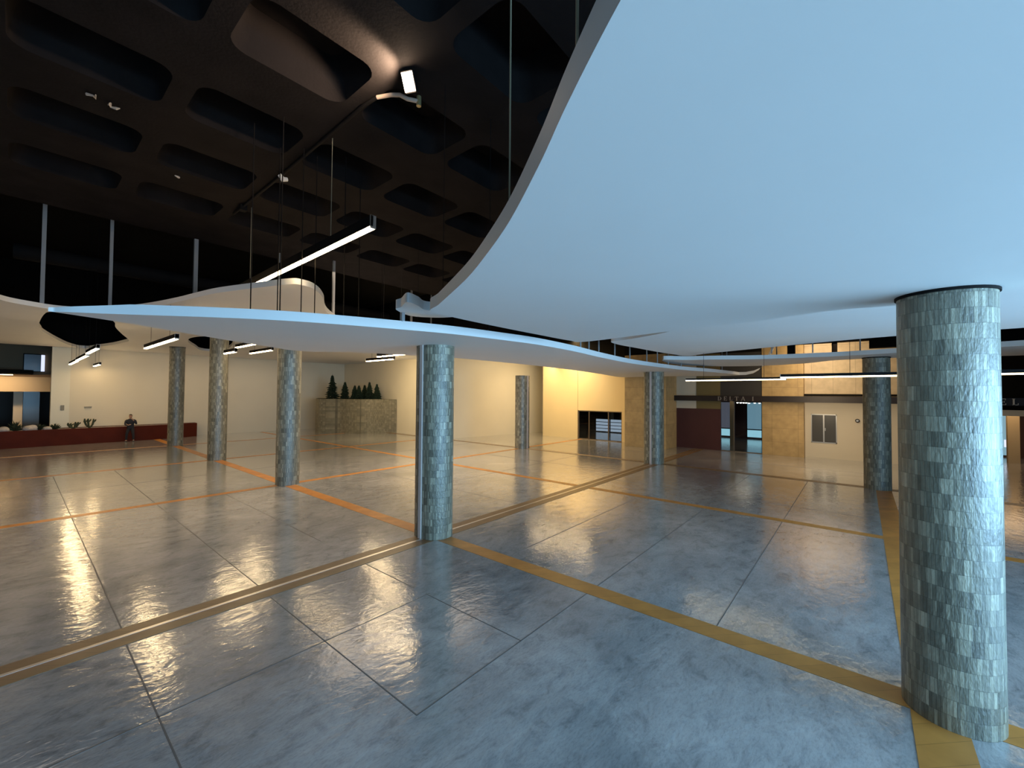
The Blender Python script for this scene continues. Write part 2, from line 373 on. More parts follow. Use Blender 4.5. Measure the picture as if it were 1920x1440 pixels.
struct(box('ceiling_lobby', M_DARKW, 20.95, 27.2, 2.3, 11.5, 2.6, 2.8))
w3 = struct(empty('window_1', (26.9, 8.4, 0)))
box('pane', mat('lobby_daylight', (.6, .7, .8), .5, emit=(.50, .60, .72), estr=.8), 0, .02, -.9, 2.0, .03, 1.15, w3)
fr = MB()
for z in (.05, .32, .6, .88, 1.15): fr.box(-.05, 0, -.95, 2.05, z-.025, z+.025)
for y in (-.92, .62, 2.02): fr.box(-.06, 0, y-.04, y+.04, 0, 1.2)
fr.build('window_frame', M_DARKM, w3)
tag(MB().box(0, .05, 0, .18, 0, .52).build('door_push_plate', M_BEAM, loc=(20.6, 3.99, .85)), 'slim dark plate on yellow wall beside the tan stone block', 'wall plate')

# window in the pale wall
w1 = struct(empty('window_2', (21.28, -6.17, .8)))
box('pane', M_WPANE, .03, .05, -.52, -.03, .04, 1.49, w1); box('pane', M_WPANE, .03, .05, .03, .52, .04, 1.49, w1)
MB().box(0, .08, -.55, .55, 0, .05).box(0, .08, -.55, .55, 1.48, 1.53).box(0, .08, -.55, -.51, 0, 1.53).box(0, .08, .51, .55, 0, 1.53).box(-.01, .08, -.03, .03, 0, 1.53).build('window_frame', M_SFRAME, w1)
box('handle', M_SFRAME, -.03, 0, -.08, -.05, .65, .8, w1)

# black sign beam across the shop fronts, with raised letters
bm_ = tag(box('sign_beam', M_BEAM, 20.3, 20.6, -16.9, 1.55, 2.95, 3.27), 'long black-brown sign beam running over the shop fronts', 'sign beam')
def letter(ch, h, t):
    """serif capital in the y-z plane, reading from the left as seen from -x; returns MB and width"""
    m = MB(); st = h*.17; se = h*.07; W = {'D': .78, 'E': .66, 'L': .62, 'T': .74, 'A': .82, 'I': .34}[ch]*h
    def r(a0, a1, z0, z1): m.box(-t, 0, -a1, -a0, z0, z1)
    if ch in 'DEL':
        r(.06*h, .06*h+st, 0, h); r(0, .12*h+st, 0, se); r(0, .12*h+st, h-se, h)
    if ch == 'E':
        r(.06*h, W, 0, se*1.1); r(.06*h, W*.96, h-se*1.1, h); r(.2*h, W*.78, h*.5-se/2, h*.5+se/2)
        r(W-se, W, 0, .25*h); r(W*.96-se, W*.96, .76*h, h); r(W*.78-se, W*.78, .38*h, .62*h)
    if ch == 'L': r(.06*h, W, 0, se*1.1); r(W-se, W, 0, .28*h)
    if ch == 'D':
        o = [(.15*h + (W-.15*h)*math.sin(a), h/2 - h/2*math.cos(a)) for a in [PI*k/14 for k in range(15)]]
        i = [(.15*h + (W-.15*h-st)*math.sin(a), h/2 - (h/2-se)*math.cos(a)) for a in [PI*k/14 for k in range(15)]]
        for k in range(14):
            q = [o[k], o[k+1], i[k+1], i[k]]
            m.add([(-t, -a, z) for a, z in q] + [(0, -a, z) for a, z in q], [(0, 1, 2, 3), (7, 6, 5, 4), (0, 4, 5, 1), (2, 6, 7, 3)])
    if ch == 'T': r(W/2-st/2, W/2+st/2, 0, h); r(0, W, h-se*1.1, h); r(0, se, .74*h, h); r(W-se, W, .74*h, h); r(W/2-st, W/2+st, 0, se)
    if ch == 'I': r(W/2-st/2, W/2+st/2, 0, h); r(0, W, 0, se); r(0, W, h-se, h)
    if ch == 'A':
        for (a0, a1, wd) in ((.06*h, W/2, se), (W-.06*h, W/2, st)):
            q = [(a0-wd/2, 0), (a0+wd/2, 0), (a1+wd/2, h), (a1-wd/2, h)]
            m.add([(-t, -a, z) for a, z in q] + [(0, -a, z) for a, z in q], [(0, 1, 2, 3), (7, 6, 5, 4), (0, 4, 5, 1), (2, 6, 7, 3), (1, 5, 6, 2), (3, 7, 4, 0)])
        r(.2*h, W*.8, .3*h, .3*h+se); r(0, .16*h, 0, se); r(W-.18*h, W, 0, se)
    return m, W
def sign(text, y, z, h, gap, mt):
    for ch in text:
        if ch == ' ': y -= gap*1.6; continue
        m, W = letter(ch, h, .03)
        o = m.build('sign_letter', mt, bm_); o.location = (20.299, y, z); y -= W + gap
sign('DELTA I', -1.22, 2.985, .245, .135, M_LETTER)
sign('DELTA I', -11.80, 2.975, .27, .17, M_LETTERB)

# shop front between maroon wall and stone pier: glass, and the hall behind it
g1 = struct(empty('window_3', (20.85, -2.33, 0)))
box('pane', M_GLASS, 0, .012, -1.08, 1.08, .02, 3.0, g1)
MB().box(-.02, .05, -1.09, 1.08, 0, .03).box(-.02, .05, .35, .39, 0, 3).build('window_frame', M_FRAME, g1)
wall('wall_shop_left', M_MAROON, 20.95, 29.8, 1.5, 1.7, 0, 3.4); wall('wall_shop_back', M_MAROON, 29.8, 30, -8, 1.7, 0, 3.4)
struct(box('ceiling_shop', M_DARKW, 20.95, 30, -18, 1.7, 3.3, 3.4))
wall('wall_shop_divider', M_MAROON, 21.5, 26, -6.0, -5.8, 0, 3.3)
tag(box('shop_post', mat('beige_post_paint', (.42, .33, .2), .6), 24.3, 24.55, -1.22, -.98, 0, 3.3), 'beige square post standing inside the glass shop front', 'post')
for i, (ya, yb) in enumerate(((.85, .2), (-1.0, -1.95))):
    ww = struct(empty('window_%d' % (4+i), (29.75, 0, 0)))
    lo, hi = min(ya, yb), max(ya, yb)
    box('lower_pane', M_DAYB, 0, .03, lo, hi, .12, .66, ww); box('upper_pane', M_DAYG if i == 0 else M_DAYD, 0, .03, lo, hi, .74, 2.75, ww)
    MB().box(-.03, 0, lo-.05, hi+.05, .66, .74).box(-.03, 0, lo-.05, lo, .05, 2.8).box(-.03, 0, hi, hi+.05, .05, 2.8).build('window_frame', M_DARKM, ww)
sp = [(26, -1.1), (26, -1.3), (26, -1.47), (26, -1.63), (25.2, -1.95), (26, -2.15), (26, -2.43)]
labs = ['first from the maroon wall', 'second from the maroon wall', 'third from the maroon wall', 'fourth from the maroon wall', 'hanging lowest before the blue window', 'above the blue window', 'nearest to the stone pier']
for (x, y), lb in zip(sp, labs):
    e = empty('ceiling_spotlight', (x, y, 2.85)); tag(e, 'small round spotlight in the shop ceiling, ' + lb, 'spotlight', 'spotlights in the shop ceiling')
    MB().tube([(0, 0, .45), (0, 0, .0), (0, 0, -.06)], [.02, .05, .07], 14).build('housing', M_DARKM, e, True); MB().tube([(0, 0, -.05), (0, 0, -.075), (0, 0, -.1)], [.07, .065, .03], 14).build('lens', M_SPOT, e, True)
# second shop front at the right edge
wall('wall_shopfront_lintel', M_PALE, 21.0, 21.2, -17, -10.6, 2.5, 2.75)
wall('wall_far_shop', mat('brown_shop_wall', (.12, .055, .03), .5), 28.9, 29.1, -17.9, -8, 0, 3.3)
tag(box('shopfront_post', mat('cream_post_paint', (.62, .48, .28), .6), 25.8, 26.1, -13.75, -13.35, 0, 3.3), 'cream square post at the right edge behind the nearest column', 'post')
ww = struct(empty('door_2', (28.85, -13.85, 0)))
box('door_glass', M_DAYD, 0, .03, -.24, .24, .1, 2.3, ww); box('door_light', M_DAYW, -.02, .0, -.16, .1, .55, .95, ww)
MB().box(-.03, .03, -.3, -.24, 0, 2.4).box(-.03, .03, .24, .3, 0, 2.4).box(-.03, .03, -.3, .3, 2.3, 2.4).build('door_frame', M_DARKM, ww)

# waffle ceiling: dark concrete with rounded rectangular coffers
def rrect(cx, cy, hx, hy, r, n=5):
    p = []
    for sx, sy, a0 in ((1, 1, 0), (-1, 1, 90), (-1, -1, 180), (1, -1, 270)):
        for k in range(n+1):
            a = math.radians(a0 + 90*k/n); p.append((cx+sx*(hx-r)+r*math.cos(a), cy+sy*(hy-r)+r*math.sin(a)))
    return p
PX, PY = S2X/6, S1/3
X0, X1, Y0, Y1 = -8*PX, 10*PX, .71-5*PY-.3, 11.0
holes = []
cof = MB()
for i in range(-8, 10):
    for j in range(-5, 3):
        cx, cy = (i+.5)*PX, .71 + (j+.5)*PY
        holes.append((cx, cy))
cm = MB()
DEP = .75
for i in range(-8, 10):
    for j in range(-5, 3):
        cx, cy = (i+.5)*PX, .71 + (j+.5)*PY
        cell = [(cx-PX/2, cy-PY/2), (cx+PX/2, cy-PY/2), (cx+PX/2, cy+PY/2), (cx-PX/2, cy+PY/2)]
        lip = rrect(cx, cy, .95, .69, .30); top = rrect(cx, cy, .80, .54, .26)
        b = len(cm.v)
        tris = tessellate_polygon([[Vector((*p, 0)) for p in cell], [Vector((*p, 0)) for p in lip]])
        allp = cell + lip
        cm.v += [(x, y, ZC) for x, y in allp] + [(x, y, ZC+DEP) for x, y in top]
        for t in tris:
            a, c, e = [Vector(allp[q]) for q in t]
            if (c-a).x*(e-a).y-(c-a).y*(e-a).x > 0: t = t[::-1]
            cm.f.append(tuple(b+q for q in t))
        n = len(lip)
        for k in range(n): cm.f.append((b+4+k, b+4+(k+1) % n, b+4+n+(k+1) % n, b+4+n+k))
        cm.f.append(tuple(b+4+n+k for k in reversed(range(n))))
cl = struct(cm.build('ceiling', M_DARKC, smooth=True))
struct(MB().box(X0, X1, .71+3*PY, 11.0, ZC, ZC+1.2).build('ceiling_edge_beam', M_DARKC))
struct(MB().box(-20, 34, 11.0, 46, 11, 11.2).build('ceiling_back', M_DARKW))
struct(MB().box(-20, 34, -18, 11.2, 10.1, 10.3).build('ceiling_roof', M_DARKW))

# ------------------------------------------------------------------ stone columns
def column(x, y, h, label, joint=None, grp='slate clad round columns'):
    n = 64; r = .385; e = 0 if not joint else .085
    ring = []
    for k in range(n):
        a = 2*PI*k/n; c, s = math.cos(a), math.sin(a)
        dx, dy = (0, math.copysign(e, s)) if joint == 'x' else (math.copysign(e, c), 0)
        if not joint: dx = dy = 0
        ring.append((c*r+dx, s*r+dy))
    m = MB(); m.prism(ring, 0, h)
    o = m.build('stone_column', M_STONE, smooth=True, loc=(x, y, 0)); tag(o, label, 'column', grp)
    if joint:
        for sg in (-1, 1):
            if joint == 'x': box('joint_strip', M_STRIP, sg*.40-.02, sg*.40+.02, -.045, .045, 0, h, o)
            else: box('joint_strip', M_STRIP, -.045, .045, sg*.40-.02, sg*.40+.02, 0, h, o)
    MB().tube([(0, 0, h-.03), (0, 0, h)], .40+e*.5, 40).build('cap_ring', M_DARKM, o, True) if not joint else None
    return o
Z1, Z4, Z3 = 4.40, 4.70, 6.0
column(0, -8.41, Z1, 'nearest thick grey slate column at the right edge of the hall')
column(0, 0, Z1, 'middle slate column with metal joint strip, on the crossing of orange and jointed floor bands', 'x')
column(0, S1, Z3, 'slate column just behind and left of the middle jointed column')
column(0, 2*S1, Z3, 'slate column standing partly under the small canopy hole, second from the red planter')
column(0, 3*S1, Z3, 'farthest slate column, standing in front of the red planter')
column(S2X, 0, Z1, 'slate column with pale joint strip in front of the tan stone block', 'x')
column(S2X, S1, Z1, 'slate column with pale joint strip left of the glass door', 'y')
column(S2X, -S1, Z4, 'slate column in front of the pale wall, beside the grey window')

# ------------------------------------------------------------------ free-form canopies
def canopy(outline, z, label, holes=(), n=7, thick=.15):
    m = MB().prism(spline(outline, n), z, z+thick, [spline(h, n) for h in holes])
    o = m.build('suspended_canopy', M_WHITE, smooth=True)
    return tag(o, label, 'ceiling canopy')
c1 = canopy([(-5.9, -8.4), (-5.55, -7.55), (-5.32, -7.21), (-5.06, -6.87), (-4.78, -6.53), (-4.36, -5.98), (-3.98, -5.41), (-3.67, -4.91), (-3.39, -4.4), (-3.02, -3.7),
             (-2.80, -3.28), (-2.27, -3.19), (-1.26, -3.14), (-.11, -3.12), (.9, -3.13), (1.28, -3.30), (.89, -5.16), (.62, -6.55), (.36, -7.4), (.42, -7.9), (.50, -8.45), (.2, -8.92), (-.5, -8.95), (-1.3, -8.80),
             (-3, -9.3), (-5, -10.8), (-8.5, -12), (-11, -10), (-9.5, -8.2), (-7.5, -7.9)], Z1,
            'huge blue-lit white canopy overhead, resting on the nearest column')
c4 = canopy([(-2.28, -1.72), (-2.36, -1.98), (-2.52, -2.36), (-2.26, -2.28), (-1.95, -2.1), (-1.6, -2.35), (-1.25, -2.3), (-1.3, -1.8), (-1.75, -1.45)], Z4,
            'small white canopy with a humped tip behind the blue canopy')
c5 = canopy([(3.75, -2.65), (3.6, -3.2), (2.91, -4.44), (2.0, -5.3), (-.2, -7.2), (-1.5, -8.6), (-3, -11), (1, -13), (6, -13), (6.6, -10.5), (6.7, -8.34), (7.26, -6.6), (7.62, -5.79), (8.55, -3.82), (9.1, -2.95), (8.3, -2.75), (7.0, -2.62), (5.6, -2.55), (4.5, -2.5)], Z4,
            'lavender-lit white canopy left and right behind the nearest column')
c2 = canopy([(-6.05, .97), (-6.05, .96), (-5.90, .80), (-5.45, .45), (-4.51, -.36), (-3.8, -.87), (-3.06, -1.24), (-2.16, -1.59), (-1.19, -1.90), (-.02, -2.08), (1.11, -2.18), (2.88, -2.06), (5.02, -1.75), (8.05, -1.5), (12.2, -1.7), (14.5, -2.2), (17.0, -2.55), (18.9, -2.65), (19.4, -2.3),
             (19.6, -1.5), (18.7, .9), (18.6, 3.0), (18.2, 4.0), (14, 3.1), (10.34, 2.42), (7.17, 2.06), (5.42, 1.95), (2.41, 1.98), (1.02, 2.35), (-.51, 3.0), (-1.2, 3.68), (-1.75, 3.75), (-2.23, 3.46), (-3.46, 2.68), (-4.35, 2.05), (-5.39, 1.32)], Z1,
            'long leaf-shaped white canopy crossing the hall above the middle jointed column')
c3 = canopy([(-12, 6), (-8.5, 8.2), (-7.21, 9.98), (-6.71, 12.0), (-6.07, 12.69), (-5.4, 12.9), (-4.5, 12.2), (-3.75, 10.2), (-3.3, 8.3), (-3.06, 6.82), (-2.85, 5.74), (-2.4, 4.33), (-2.03, 3.27), (-1.8, 3.08), (-1.36, 3.29), (-.72, 4.16), (.6, 6.43), (3.4, 9.2), (8, 11.5), (13.9, 14), (13.95, 22), (13.8, 30.3), (5, 30.5), (-4.2, 30.5), (-8, 30.5), (-16, 30), (-18, 15)], Z3,
            'high warm-lit white canopy reaching the back wall, with two curved openings',
            [[(-5.76, 14.65), (-5.60, 13.6), (-5.0, 13.45), (-4.3, 13.6), (-3.91, 14.8), (-3.66, 16.64), (-3.14, 19.25), (-2.73, 21.09), (-2.46, 22.6), (-2.52, 23.78), (-2.69, 25.72), (-3.02, 27.8), (-3.57, 30.2), (-4.28, 28.6), (-4.97, 25.15), (-5.54, 21.57), (-5.68, 20.02), (-5.79, 18.07)],
             [(-.7, 18.2), (-.3, 16.8), (.8, 17.4), (1.76, 20.6), (2.3, 24.0), (2.0, 25.7), (1.3, 25.2), (.69, 23.46), (-.3, 20.6)]])
c6 = canopy([(10.3, -1.6), (10.87, -2.34), (11.24, -3.32), (11.99, -4.83), (12.15, -6.93), (11.95, -7.9), (11.3, -10.4), (11.1, -12.2), (13, -13), (15.1, -12.2), (14.7, -10.3), (14.1, -8.6), (14.2, -7.0), (15.5, -5.86), (16.2, -4.06), (15.4, -2.25), (13, -1.2)], Z4,
            'thin white canopy beyond the blue one, over the column by the pale wall')
for v in c2.data.vertices:          # the blade tapers towards its left tip
    if v.co.z > Z1+.1 and v.co.x < -5.3: v.co.z = Z1+.15-.10*min(1, (-5.3-v.co.x)/.86)
# hangers: each belongs to its canopy
def rod(parent, x, y, z0, r=.012, z1=ZC, mt=None):
    MB().tube([(x, y, z0), (x, y, z1)], r, 6).build('hanger_rod', mt or M_ROD, parent)
for x, y in ((3.35, -1.95), (4.24, -1.70), (5.11, -1.55), (6.4, -1.45), (7.8, -1.35), (9.17, -1.42), (10.17, -1.45), (11.27, -1.5), (12.6, -1.6), (14.4, -2.05), (16.5, -2.35)):
    rod(c2, x, y, Z1+.14, .022)
box('hanger_post', M_ROD, -2.09, -2.03, -1.62, -1.56, Z1+.14, Z4+.02, c2)
rod(c2, -.27, -1.98, Z1+.14, .008, mt=M_DARKM); rod(c2, 1.9, -1.95, Z1+.14, .008, mt=M_DARKM)
for x, y in ((-2.25, 2.0), (-1.9, 2.1), (-1.45, 1.6), (-.9, 1.9), (-3.3, 1.9), (-3.0, 1.2), (-2.6, 2.4), (3.4, 1.4), (5, 1.5)): rod(c2, x, y, Z1+.14, .011, mt=M_DARKM)
for x, y in ((-4.94, -6.84), (-4.07, -5.74), (-1.5, -5.5)): rod(c1, x, y, Z1+.14, .007, mt=M_WIRE)
rib = MB(); rp = [(-2.55, 4.40), (-2.95, 4.40), (-3.3, 4.48), (-3.55, 4.64), (-3.72, 4.83), (-3.92, 5.25), (-4.16, 5.79)]
for i, (y, z) in enumerate(rp):
    a_, b_ = rp[max(i-1, 0)], rp[min(i+1, len(rp)-1)]; t_ = Vector((b_[0]-a_[0], b_[1]-a_[1])).normalized(); nx, nz = -t_.y*.16, t_.x*.16
    if nz < 0: nx, nz = -nx, -nz
    rib.v += [(18.85, y, z), (18.95, y, z), (18.95, y-nx, z+nz), (18.85, y-nx, z+nz)]
    if i: q = 4*(i-1); rib.f += [(q+k, q+(k+1) % 4, q+4+(k+1) % 4, q+4+k) for k in range(4)]
rib.f += [(3, 2, 1, 0), tuple(len(rib.v)-4+k for k in range(4))]
rib.build('upturned_edge', M_WHITE, c2, True)
def post(parent, x, y, z0, z1=ZC, w=.055): box('hanger_post', M_ROD, x-w, x+w, y-w, y+w, z0, z1, parent)
for x, y, ww_ in ((-5.86, 12.9, .05), (-4.29, 12.5, .045), (-2.21, 10.96, .06), (.37, 10.17, .04), (2.22, 9.4, .045), (8.2, 12.1, .045), (9.96, 12.5, .03)): post(c3, x, y, Z3+.14, ZC if y < 11.1 else 11.0, ww_)
for x, y in ((11.5, -5.2), (11.9, -6.4), (12.5, -7.7), (11.9, -9.2), (12.8, -3.4), (14.2, -5), (13.6, -10.8)): rod(c6, x, y, Z4+.14, .02)
for x, y in ((6.2, -2.2), (7.2, -4), (5, -8)): rod(c5, x, y, Z4+.14, .012)
rod(c4, -1.5, -2.0, Z4+.14, .006, mt=M_DARKM)

# ------------------------------------------------------------------ lamps
def pendant(x, y0, y1, z, label, top, grp='slim linear pendant lamps', m=M_EM, w=.10, h=.16, dx=0.0):
    """housing with a lit underside, hung on two wires; runs along y"""
    L = y1-y0; e = empty('linear_pendant_lamp', (x, (y0+y1)/2, z), 0 if not dx else -math.atan2(dx, L)); tag(e, label, 'pendant lamp', grp)
    MB().box(-w/2, w/2, -L/2, L/2, .035, h).build('housing', M_DARKM, e)
    MB().box(-w/2+.004, w/2-.004, -L/2+.015, L/2-.015, 0, .035).build('diffuser', m, e)
    for s in (-1, 1):
        yy = s*L/2; a, b = (yy-.015, yy) if s > 0 else (yy, yy+.015)
        MB().box(-w/2-.004, w/2+.004, a, b, -.004, h+.004).build('end_cap', M_HOUSE, e)
        MB().tube([(0, s*L*.30, h), (0, s*L*.30, top-z)], .0075 if w > .105 else .005, 6).build('suspension_wire', M_WIRE if w > .105 else M_DARKM, e)
    return e
pendant(-2.00, -.69, 7.97, 6.40, 'large bright linear lamp hanging under the dark coffered ceiling', ZC-.06, w=.11, h=.24, dx=.21)
pendant(-3.30, 7.9, 12.55, 4.85, 'bright linear lamp just left of the farthest columns, under the high canopy', Z3)
pendant(-4.42, 13.95, 17.5, 4.85, 'linear lamp at the near end of the row below the large canopy hole', 11.0)
pendant(-4.30, 18.8, 23.8, 4.85, 'middle linear lamp of the row near the pale wall pillar', 11.0)
pendant(-4.25, 24.1, 28.9, 4.85, 'linear lamp at the far end of the row, next to the pale wall pillar', 11.0)
pendant(-3.10, 27.3, 31.0-.8, 4.85, 'lone short-looking lamp right of the row, before the back wall', 11.0)
pendant(-.82, 11.1, 12.45, 4.85, 'tiny linear lamp seen just right of the second farthest column', Z3)
pendant(-.19, 10.7, 13.2, 5.2, 'upper of the two lamps left of the slate column behind the middle one', Z3)
pendant(1.2, 13.0, 15.8, 5.2, 'lower of the two lamps left of the slate column behind the middle one', Z3)
pendant(4.95, 8.95, 11.3, 4.85, 'lower of the two lamps above the stone planter, left of the middle column', Z3)
pendant(3.80, 6.4, 8.5, 4.85, 'upper of the two lamps above the stone planter, left of the middle column', ZC)
pendant(1.3, 6.2, 11.5, 5.2, 'linear lamp masked by the leaf-shaped canopy, mirrored in the floor left of the middle column', Z3, m=M_EMM)
pendant(2.3, 3.0, 6.6, 5.2, 'linear lamp masked by the leaf-shaped canopy, mirrored in the floor just before the middle column', ZC)
pendant(14.2, 3.8, 8.0, 5.2, 'linear lamp masked by the canopy, mirrored in the floor between middle column and glass door', ZC)
pendant(8.4, -6.01, -3.1, 3.77, 'thin lamp line before the lettered shop front', ZC, m=M_EMS, w=.07, h=.09)
pendant(7.2, -13.5, -6.0, 3.78, 'long thin lamp line passing behind the nearest column', 4.7, m=M_EMS, w=.07, h=.11)

# conduit under the coffers, floodlight on a bent arm
cz = ZC-.05
cp = tag(MB().tube([(-2.12, 7.2, cz), (-2.12, 4, cz), (-2.17, .2, cz), (-2.18, -.45, cz), (-2.14, -.80, cz), (-2.03, -1.10, cz-.02), (-1.95, -1.26, cz-.05), (-1.84, -1.34, cz-.10), (-1.70, -1.46, cz-.12)], .035, 10).build('conduit_pipe', M_DARKM, smooth=True),
         'dark conduit pipe running under the coffered ceiling to the floodlight', 'conduit')
MB().tube([(-2.14, -.82, cz-.002), (-2.03, -1.10, cz-.022), (-1.95, -1.26, cz-.052), (-1.84, -1.34, cz-.102), (-1.70, -1.46, cz-.122)], .037, 10).build('pale_arm', mat('pale_arm_paint', (.55, .42, .33), .5), cp, True)
MB().box(-.09, .09, -.1, .1, -.1, .06).build('junction_box', M_DARKM, cp, loc=(-2.12, 6.4, cz-.03))
MB().tube([(-.09, 0, .02), (0, 0, -.07), (.10, 0, -.03)], [.05, .07, .05], 8).build('pipe_clamp', M_WHITE, cp, True, loc=(-2.1, 3.54, cz-.04))
MB().tube([(0, 0, .09), (0, 0, -.09)], .045, 8).build('arm_end_bracket', mat('yellowish_steel', (.5, .4, .2), .4, .6), cp, True, loc=(-1.68, -1.47, cz-.12))
fl = tag(empty('floodlight', (-2.12, -1.76, ZC-.20)), 'glaring square floodlight under the black ceiling above the blue canopy edge', 'floodlight')
fl.rotation_mode = 'QUATERNION'; fl.rotation_quaternion = Vector((-.62, -.30, -.45)).to_track_quat('-Z', 'Y')
MB().box(-.11, .11, -.16, .16, 0, .08).build('lamp_head', M_DARKM, fl); MB().box(-.095, .095, -.14, .14, -.012, 0).build('lens', M_FLOOD, fl)
MB().tube([(-.13, 0, .04), (-.13, 0, .2), (.13, 0, .2), (.13, 0, .04)], .012, 6).build('bracket', M_DARKM, fl)
sl = bpy.data.lights.new('floodlight_beam', 'SPOT'); sl.energy = 480; sl.color = (1, .72, .48); sl.spot_size = math.radians(118); sl.spot_blend = .6; sl.shadow_soft_size = .08
so = bpy.data.objects.new('floodlight_beam', sl); COL.objects.link(so); so['kind'] = 'structure'
so.location = (-2.28, -1.84, ZC-.30); so.rotation_euler = Vector((-1.0, 1.05, .38)).to_track_quat('-Z', 'Y').to_euler()
# bits of cable and plaster left on the ceiling
for (x, y, s, lb) in ((-5.50, 3.33, .20, 'pale cable scrap fixed on the ceiling rib, upper left'), (-5.24, 3.40, .13, 'thin cable end beside the cable scrap on the ceiling rib'), (-3.79, 5.8, .09, 'small pale fitting on the ceiling rib near the coffers')):
    m = MB(); pts = [(random.uniform(-s, s)*.8, random.uniform(-s, s)*.4, -.02-random.random()*.05) for _ in range(5)]; pts.sort()
    m.tube(pts, [.012, .03, .018, .03, .01], 6); tag(m.build('cable_scrap', M_HOUSE, loc=(x, y, ZC-.0)), lb, 'cable')

# ------------------------------------------------------------------ red planter with plants
fp = [(-8.5, 28.9), (-6.5, 29.05), (-4.6, 29.15), (-1.6, 29.2), (.7, 29.35), (2.35, 29.9)]
rim = [(x, y) for x, y in spline(fp, 6, False)] + [fp[-1]]
out = rim + [(2.35, 30.58), (-8.5, 30.58)]
pl = tag(MB().prism(out, 0, .90).build('red_planter', M_RED), 'long low red-brown planter wall along the back wall', 'planter')
inn = [(x, y+.16) for x, y in rim[:-1]] + [(2.2, 30.05), (2.2, 30.5), (-8.4, 30.5)]
lipm = MB().prism(out, .90, .97, [inn]); lipm.build('rim', M_RED, pl)
MB().prism(inn, .90, .93).build('gravel', M_GRAVEL, pl)
def stemplant(x, y, n, h, label, seed, cat='cactus'):
    random.seed(seed); e = empty('potted_cactus', (x, y, .93)); tag(e, label, cat, 'plants in the red planter')
    m = MB()
    for k in range(n):
        a = 2*PI*k/n + random.random(); rr = .10+.12*random.random(); hh = h*(.55+.45*random.random())
        m.tube([(0, 0, 0), (rr*math.cos(a)*.8, rr*math.sin(a)*.8, hh*.3), (rr*math.cos(a)*1.2, rr*math.sin(a)*1.2, hh*.7), (rr*math.cos(a)*1.2, rr*math.sin(a)*1.2, hh)], [.04, .05, .06, .03], 7)
        m.tube([(rr*math.cos(a)*1.1, rr*math.sin(a), hh*.6), (rr*math.cos(a)*1.1+.1, rr*math.sin(a), hh*.8), (rr*math.cos(a)*1.1+.12, rr*math.sin(a), hh*.95)], [.03, .04, .02], 6)
    m.build('stems', M_LEAF, e, True)
    return e
stemplant(-3.95, 29.9, 4, .55, 'branching cactus in the red planter, next to the pale pillar', 3)
stemplant(-3.25, 29.9, 3, .62, 'upright cactus in the red planter, between pillar and person', 5)
def shrub(x, y, r, h, label, seed):
    random.seed(seed); e = empty('low_shrub', (x, y, .93)); tag(e, label, 'shrub', 'plants in the red planter')
    m = MB()
    for k in range(90):
        a = random.random()*2*PI; el = random.random(); l = r*(.5+.5*random.random())
        tip = Vector((math.cos(a)*l*(1-el*.5), math.sin(a)*l*(1-el*.5), h*(.2+.8*el)*(.6+.4*random.random()))); sd = Vector((-math.sin(a), math.cos(a), 0))*.03
        mid = tip*.55+Vector((0, 0, .05))
        m.add([(0, 0, 0), mid+sd, tip, mid-sd], [(0, 1, 2), (0, 2, 3)])
    m.build('leaves', M_LEAF, e); return e
shrub(-4.75, 29.7, .40, .42, 'low leafy shrub at the foot of the pale pillar', 11)
shrub(-5.35, 29.6, .45, .48, 'low leafy shrub left of the pale pillar, by the rocks', 12)
shrub(-6.3, 29.5, .5, .75, 'tallest leafy shrub at the left end of the planter', 13)
shrub(-6.95, 29.6, .4, .4, 'low leafy shrub at the left frame edge', 14)
for i, (x, y, r, lb) in enumerate(((-5.75, 29.55, .33, 'pale rock between two low shrubs in the planter'), (-6.75, 29.35, .28, 'pale rock at the left end of the planter'), (-5.05, 29.4, .2, 'small pale rock near the pillar in the planter'))):
    random.seed(30+i); b = bmesh.new(); bmesh.ops.create_icosphere(b, subdivisions=3, radius=r)
    for v in b.verts: v.co *= 1+.18*math.sin(v.co.x*9+i)*math.cos(v.co.y*11); v.co.z *= .62
    me = bpy.data.meshes.new('rock'); b.to_mesh(me); b.free(); me.materials.append(M_ROCK)
    o = bpy.data.objects.new('rock', me); COL.objects.link(o); o.location = (x, y, .95+r*.3); tag(o, lb, 'rock', 'rocks in the red planter')

